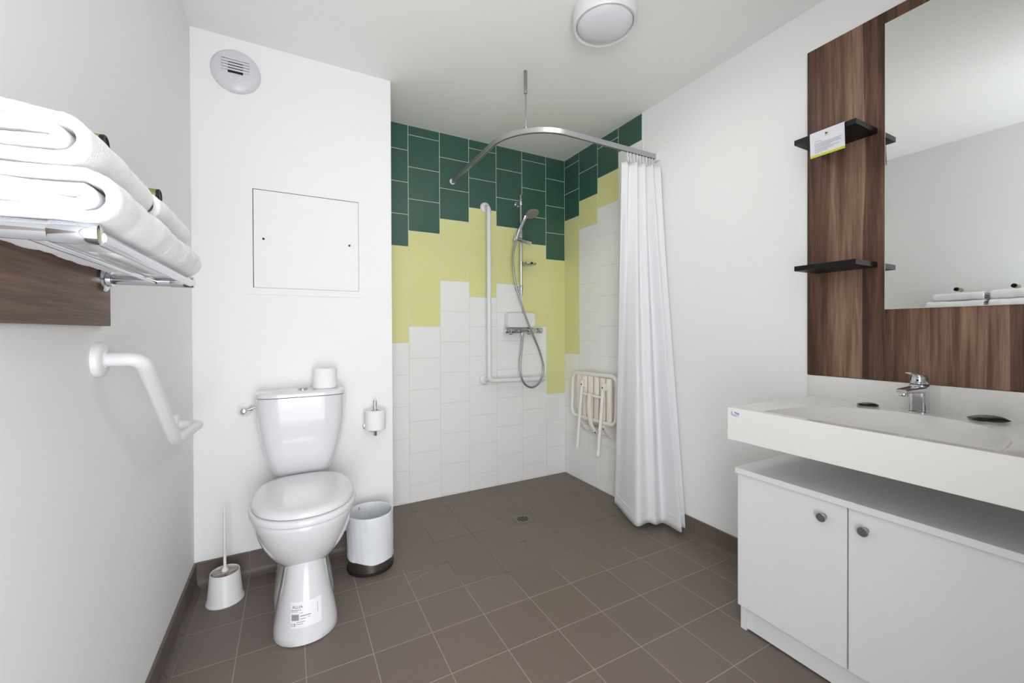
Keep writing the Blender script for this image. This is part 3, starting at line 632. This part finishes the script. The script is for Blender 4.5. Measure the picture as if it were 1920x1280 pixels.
# curtain: a pleated sheet, drawn aside against the right wall
top = [(1.634, 1.748), (1.654, 1.722), (1.680, 1.738), (1.704, 1.702), (1.732, 1.728), (1.757, 1.694), (1.784, 1.722), (1.808, 1.686), (1.832, 1.706), (1.856, 1.672)]
bot = [(1.744, 1.930), (1.730, 1.876), (1.690, 1.760), (1.664, 1.662), (1.735, 1.650), (1.752, 1.618), (1.822, 1.622), (1.812, 1.500), (1.846, 1.540), (1.862, 1.510)]
def smoothpts(P, k): return spline([(x, y, 0) for x, y in P], k)
K = 12; tp, bt = smoothpts(top, K), smoothpts(bot, K); NV = 70; b = new('curtain'); rings = []
for j in range(NV+1):
    f = j/NV; z = 2.032+(.030-2.032)*f; e = f**1.15; ring = []
    hem = .0018 if z < .115 else 0.0
    for i in range(len(tp)):
        p = tp[i].lerp(bt[i], e); q = i/len(tp)
        w = .0022*math.sin(q*46+f*2.2)*(1-f*.5)*min(1, f*6)+.0035*math.sin(f*7+q*13)*f
        zz = z+.006*math.sin(q*15+1)*f-(0.007*math.sin(q*85)**2*(1-f)**6)
        ring.append((min(p.x+w*.6, XR-.012), p.y+w+hem, zz))
    rings.append(ring)
b.rings(rings, False, False, closed=False)
# hem band
hem_r = []
o = b.build('shower_curtain', angle=180)
so = o.modifiers.new('thickness', 'SOLIDIFY'); so.thickness = .0009
tag(o, 'long white shower curtain drawn aside against the right wall', 'shower curtain')
b = new('curtain'); rings = []
for z, off in ((.100, .0002), (.1005, .0016), (.0985, .0020), (.0975, .0006)):
    f = (2.032-z)/(2.032-.030); e = f**1.15; ring = []
    for i in range(len(tp)):
        p = tp[i].lerp(bt[i], e); q = i/len(tp); w = .0022*math.sin(q*46+f*2.2)*(1-f*.5)*min(1, f*6)+.0035*math.sin(f*7+q*13)*f
        d = (tp[min(i+1, len(tp)-1)].lerp(bt[min(i+1, len(tp)-1)], e)-tp[max(i-1, 0)].lerp(bt[max(i-1, 0)], e)).normalized()
        ring.append((min(p.x+w*.6, XR-.012)+d.y*off*1.5-.0006, p.y+w-d.x*off*1.5, z+.006*math.sin(q*15+1)*f))
    rings.append(ring)
b.rings(rings, False, False, closed=False); h_o = b.build('hem_seam', o, angle=180); h_o.matrix_parent_inverse = Matrix.Identity(4)

# ------------------------------------------------------------------ floor drain
t = thing('floor_drain', (1.187, 2.087, 0), 'square metal floor drain in the middle of the shower floor', 'drain')
b = new('drain'); b.box(1.133, 1.241, 2.033, 2.141, 0, .0022, .0008, 1); b.build('plate', t)
b = new('dark')
for i in range(5):
    for j in range(4):
        if (i in (0, 4)) and j in (0, 3): continue
        x = 1.155+i*.0135; y = 2.0595+j*.0150; b.box(x, x+.0085, y, y+.0125, .0020, .0026)
b.build('grate_slots', t, smooth=False)

# ------------------------------------------------------------------ ceiling lamp
LX, LY = 1.140, 1.315
t = thing('ceiling_lamp', (LX, LY, C), 'round white bulkhead lamp with opal diffuser on the ceiling', 'ceiling lamp')
b = new('lamphouse'); b.lathe([(.121, 0), (.128, .004), (.1295, .012), (.1285, .045), (.1275, .060), (.1235, .066), (.1160, .064), (.1135, .058), (.1135, .020)], (LX, LY, C), (0, 0, -1), 72, True, False); b.build('housing', t)
b = new('opal'); b.lathe([(.1130, .052), (.1120, .058), (.105, .066), (.085, .075), (.055, .081), (.0, .084)], (LX, LY, C), (0, 0, -1), 64); b.build('diffuser', t)
ll = bpy.data.lights.new('fill_light', 'AREA'); ll.shape = 'DISK'; ll.size = .20; ll.energy = 2.6; ll.color = (1.0, .965, .92)  # added fill disc below the unlit diffuser, brightens shower and curtain
lo = bpy.data.objects.new('fill_light', ll); COL.objects.link(lo); lo.parent = t; lo.location = (0, 0, -.090)

# ------------------------------------------------------------------ right wall: panel, mirror, shelves, card
PX = XR-.013
b = new('wood'); b.box(PX, XR, -.16, .921, .912, 2.217, .0008, 1)
tag(b.build('wall_panel'), 'tall walnut-look panel on the right wall behind the mirror and black shelves', 'wall panel')
t = thing('mirror', (PX, .2, 1.165), 'large frameless rectangular mirror on the walnut panel above the washbasin', 'mirror')
b = new('mirroredge'); b.box(PX-.0050, PX, -.13, .6700, 1.1650, 2.1720, .0004, 1); b.build('backing', t)
b = new('mirror'); b.box(PX-.0056, PX-.0050, -.1285, .6680, 1.1672, 2.1700); b.build('glass', t, smooth=False)
for z, lab in ((1.7965, 'small black shelf with the white card hanging over it, upper of the two'), (1.3175, 'empty small black shelf on the walnut panel, lower of the two')):
    b = new('black'); b.box(1.703, PX, .692, .888, z, z+.0185, .0006, 1); tag(b.build('shelf'), lab, 'shelf', 'black shelves on the walnut panel')
# tent card hanging over the upper shelf
t = thing('info_card', (1.70, .77, 1.815), 'white folded card with a yellow bottom edge hanging over the upper shelf', 'card')
b = new('card'); ct = .0006; F = [(1.742, 1.8160), (1.705, 1.8168), (1.7000, 1.8150), (1.6985, 1.810), (1.6965, 1.7225)]
def yy(z, side): return (.832-.1085*side)-(1.815-z)*.035
rings = []
for side in (0, 1):
    rings.append([(x, yy(z, side), z) for x, z in F]+[(x+(.0 if z > 1.8155 else ct), yy(z, side), z+(ct if z > 1.8155 else 0)) for x, z in F[::-1]])
b.rings(rings); b.build('sheet', t, smooth=False)
def cardquad(b, s0, s1, z0, z1, off=.0005):
    b.rings([[(1.6965+(z-1.7225)*.0229-off-k, yy(z, s), z) for s, z in ((s0, z0), (s1, z0), (s1, z1), (s0, z1))] for k in (0, .0002)])
b = new('cardyellow'); cardquad(b, 0, 1, 1.7225, 1.7305); b.build('yellow_edge', t, smooth=False)
b = new('ink')
for z, s0, s1 in ((1.7780, .14, .34), (1.7700, .14, .92), (1.7650, .14, .88), (1.7600, .14, .90), (1.7550, .14, .60), (1.7490, .14, .86), (1.7440, .14, .70), (1.7385, .14, .52)): cardquad(b, s0, s1, z, z+.0013)
b.use('inkdark'); cardquad(b, .46, .50, 1.7950, 1.8020); cardquad(b, .50, .535, 1.7965, 1.8005); cardquad(b, .45, .55, 1.7905, 1.7915); b.build('printing', t, smooth=False)

# ------------------------------------------------------------------ washbasin
BX0, BX1, BY0, BY1, BZ0, BZ1 = 1.347, XR, -.10, .9185, .7135, .825
t = thing('washbasin', (1.6, .42, BZ0), 'long white moulded washbasin counter fixed to the right wall under the mirror', 'washbasin')
b = new('solid'); bcx, bcy = 1.380, .556
def depth(x, y):
    # D-shaped bowl: straight front near the apron, arched back
    u = (x-bcx)/.372; v = (y-bcy)/.262
    if u < 0: return 0
    r = math.sqrt(u**2.2+abs(v)**2.4)
    q = min(1.0, max(0, (1-r)/.50)); fr = min(1.0, u*.372/.022); q = 1-(1-q)**2.2; q *= min(1.0, q/.06+.25); fr = 1-(1-fr)**2
    return -.088*q*fr
import numpy as np
xs = sorted(set([BX0+.0015]+[BX0+.004+ (BX1-BX0-.004)*i/190 for i in range(191)]+[bcx+.0025*k for k in range(0, 13)])); ysl = [BY0+(BY1-BY0)*j/340 for j in range(341)]
g = [[b.bm.verts.new((x, y, BZ1+depth(x, y))) for x in xs] for y in ysl]
for j in range(len(ysl)-1):
    for i in range(len(xs)-1): b._f((g[j][i], g[j][i+1], g[j+1][i+1], g[j+1][i]))
zl = [(BX0+.0015, BZ1), (BX0+.0004, BZ1-.0006), (BX0, BZ1-.002), (BX0, BZ0+.0015), (BX0+.0015, BZ0), (BX0+.020, BZ0), (BX0+.020, BZ0+.06), (BX0+.021, BZ0+.07)]
for (xa, za), (xb, zb_) in zip(zl, zl[1:]):
    A = [b.bm.verts.new((xa, y, za)) for y in ysl]; B = [b.bm.verts.new((xb, y, zb_)) for y in ysl]
    for j in range(len(ysl)-1): b._f((A[j], A[j+1], B[j+1], B[j]))
# ends and underside
b.box(BX0+.0005, BX1, BY1-.020, BY1, BZ0, BZ1-.0005, .0); b.box(BX0+.0005, BX1, BY0, BY0+.020, BZ0, BZ1-.0005, .0)
b.box(BX0+.020, BX1, BY0+.02, BY1-.02, BZ0+.012, BZ0+.016, .0)
b.build('basin', t, angle=35)
b = new('solid'); b.box(XR-.012, XR, BY0, BY1+.001, BZ1-.001, .9105, .002); b.build('upstand', t, label='low white upstand along the wall')
b = new('chrome'); b.lathe([(.022, 0), (.022, .002), (.016, .003), (.0, .003)], (1.56, bcy, BZ1+depth(1.56, bcy)-.001)); b.build('waste', t)
b = new('blue')   # maker's mark on the apron: a swoosh around small lettering
sw = [Vector((BX0-.0004, .8990-.0, .8135)), Vector((BX0-.0004, .9035, .8100)), Vector((BX0-.0004, .9045, .8060)), Vector((BX0-.0004, .9020, .8022)), Vector((BX0-.0004, .8950, .7995)), Vector((BX0-.0004, .8860, .7988)), Vector((BX0-.0004, .8790, .8000))]
sp_ = spline(sw, 5); b.tube(sp_, [.0011*math.sin(math.pi*min(1, (i+2)/(len(sp_)+1)))+.0003 for i in range(len(sp_))], 6, sx=.3, up=(1, 0, 0))
for k, (y, h) in enumerate(((.8930, .0055), (.8900, .0040), (.8872, .0040), (.8845, .0040), (.8818, .0036), (.8790, .0036))): b.box(BX0-.0006, BX0, y-.0019, y, .8085-.0004*k, .8085-.0004*k+h)
b.box(BX0-.0006, BX0, .8770, .8950, .8035, .8050); b.build('maker_mark', t, smooth=False, label='small blue maker\'s mark on the left end of the apron')
# tap
t = thing('basin_tap', (1.805, .562, BZ1), 'chrome single-lever mixer tap at the back of the washbasin', 'tap')
tx, ty = 1.808, .562
b = new('chrome'); b.rings([fillet([(tx-w, ty-w*.92, z), (tx+w, ty-w*.92, z), (tx+w, ty+w*.92, z), (tx-w, ty+w*.92, z)], w*.55, 5, closed=True) for z, w in ((BZ1, .0255), (BZ1+.003, .0255), (BZ1+.005, .0235), (BZ1+.060, .0225), (BZ1+.086, .0235), (BZ1+.0895, .0215))]); b.build('tap_body', t, angle=35)
b = new('chrome'); rings = []
for f, z, hw, hh in ((0, .8985, .0215, .0125), (.3, .9005, .0195, .0105), (.7, .9015, .0165, .0085), (.93, .9015, .0150, .0080), (1.0, .9010, .0130, .0060)):
    x = tx-.015-.118*f; rings.append([(x, ty+hw*c, z+hh*s_) for c, s_ in [(math.copysign(abs(math.cos(a))**.6, math.cos(a)), math.copysign(abs(math.sin(a))**.6, math.sin(a))) for a in [2*math.pi*i/24 for i in range(24)]]])
b.rings(rings); b.cyl((tx-.118, ty, .897), (tx-.118, ty, .885), .0115, n=22, bev=.001); b.build('spout', t, angle=50)
b = new('chrome'); b.lathe([(.0205, 0), (.0215, .002), (.0215, .020), (.0190, .0265), (.0, .029)], (tx, ty, BZ1+.0905)); 
b.rings([[(tx+.018-.100*f, ty+hw*c, BZ1+.114+.017*f+hh*s_) for c, s_ in [(math.cos(2*math.pi*i/16), math.sin(2*math.pi*i/16)) for i in range(16)]] for f, hw, hh in ((0, .012, .004), (.2, .019, .0060), (.55, .0165, .0042), (.85, .0135, .003), (1.0, .009, .002))]); b.build('lever', t, angle=50)
b = new('dark'); b.lathe([(.0218, 0), (.0218, .0016)], (tx, ty, BZ1+.0892)); b.cyl((tx-.0205, ty-.002, BZ1+.104), (tx-.0222, ty-.002, BZ1+.104), .003, n=12); b.build('seam', t)
# sachets
def sachet(cx, cy, rot, L, W, h, label, z=BZ1):
    b = new('sachet'); nx, ny = 18, 12; vs = [[], []]; c, s_ = math.cos(rot), math.sin(rot)
    for sd in (0, 1):
        for j in range(ny+1):
            row = []
            for i in range(nx+1):
                u, v = i/nx*2-1, j/ny*2-1; p = (1-u**4)*(1-v**4); q = h*p*(1 if sd else 0.0)+.0006*sd
                bend = .0028*abs(u)**3+.0015*math.sin(u*3+v*2)+.0015; x, y = u*L/2*(1-.06*v*v), v*W/2*(1-.10*u*u)
                row.append(b.bm.verts.new((cx+x*c-y*s_, cy+x*s_+y*c, z+bend+q)))
            vs[sd].append(row)
    for sd in (0, 1):
        for j in range(ny):
            for i in range(nx): b._f((vs[sd][j][i], vs[sd][j][i+1], vs[sd][j+1][i+1], vs[sd][j+1][i]))
    for j in range(ny): b._f((vs[0][j][0], vs[0][j+1][0], vs[1][j+1][0], vs[1][j][0])); b._f((vs[0][j][nx], vs[0][j+1][nx], vs[1][j+1][nx], vs[1][j][nx]))
    for i in range(nx): b._f((vs[0][0][i], vs[0][0][i+1], vs[1][0][i+1], vs[1][0][i])); b._f((vs[0][ny][i], vs[0][ny][i+1], vs[1][ny][i+1], vs[1][ny][i]))
    tag(b.build('soap_sachet', angle=60), label, 'sachet', 'black soap sachets on the washbasin')
sachet(1.795, .694, -1.15, .060, .050, .008, 'small black sachet on the washbasin ledge left of the tap')
sachet(1.812, .412, -.95, .078, .060, .011, 'small black sachet on the washbasin ledge right of the tap')

# ------------------------------------------------------------------ cabinet under the basin
t = thing('vanity_cabinet', (1.65, .60, 0), 'low white two-door cabinet on the floor under the washbasin', 'cabinet')
cy0, cy1, FX = .258, .9425, 1.438
b = new('melamine'); b.box(FX-.012, XR-.01, cy0-.003, cy1+.003, .5755, .5955, .0008, 1); b.build('top_panel', t)
b = new('melamine'); b.box(FX+.019, XR-.035, cy0, cy0+.018, .0005, .5755); b.box(FX+.019, XR-.035, cy1-.020, cy1, .0005, .5755); b.box(FX+.03, XR-.035, cy0+.018, cy1-.020, .085, .103); b.box(XR-.047, XR-.035, cy0+.018, cy1-.020, .103, .5755); b.build('carcass', t, smooth=False)
b = new('melamine'); b.box(FX+.026, FX+.042, cy0+.018, cy1-.020, .006, .085, .0006, 1); b.build('plinth', t)
for y0, y1, ky in ((.6055, cy1-.0005, .664), (cy0+.0005, .6015, .560)):
    b = new('melamine'); b.box(FX, FX+.018, y0, y1, .0935, .5725, .0009, 1); d = b.build('door', t)
    b = new('satin'); b.lathe([(.0085, 0), (.0075, .004), (.0062, .008), (.0100, .013), (.0130, .016), (.0133, .0215), (.0118, .0230)], (FX, ky, .524), (-1, 0, 0), 28); k_ = b.build('knob', d); k_.matrix_parent_inverse = Matrix.Identity(4)
    b = new('steel'); b.lathe([(.0108, 0), (.0108, .0008)], (FX-.0228, ky, .524), (-1, 0, 0), 24); b.bm.faces.ensure_lookup_table()
    b.bm.free()
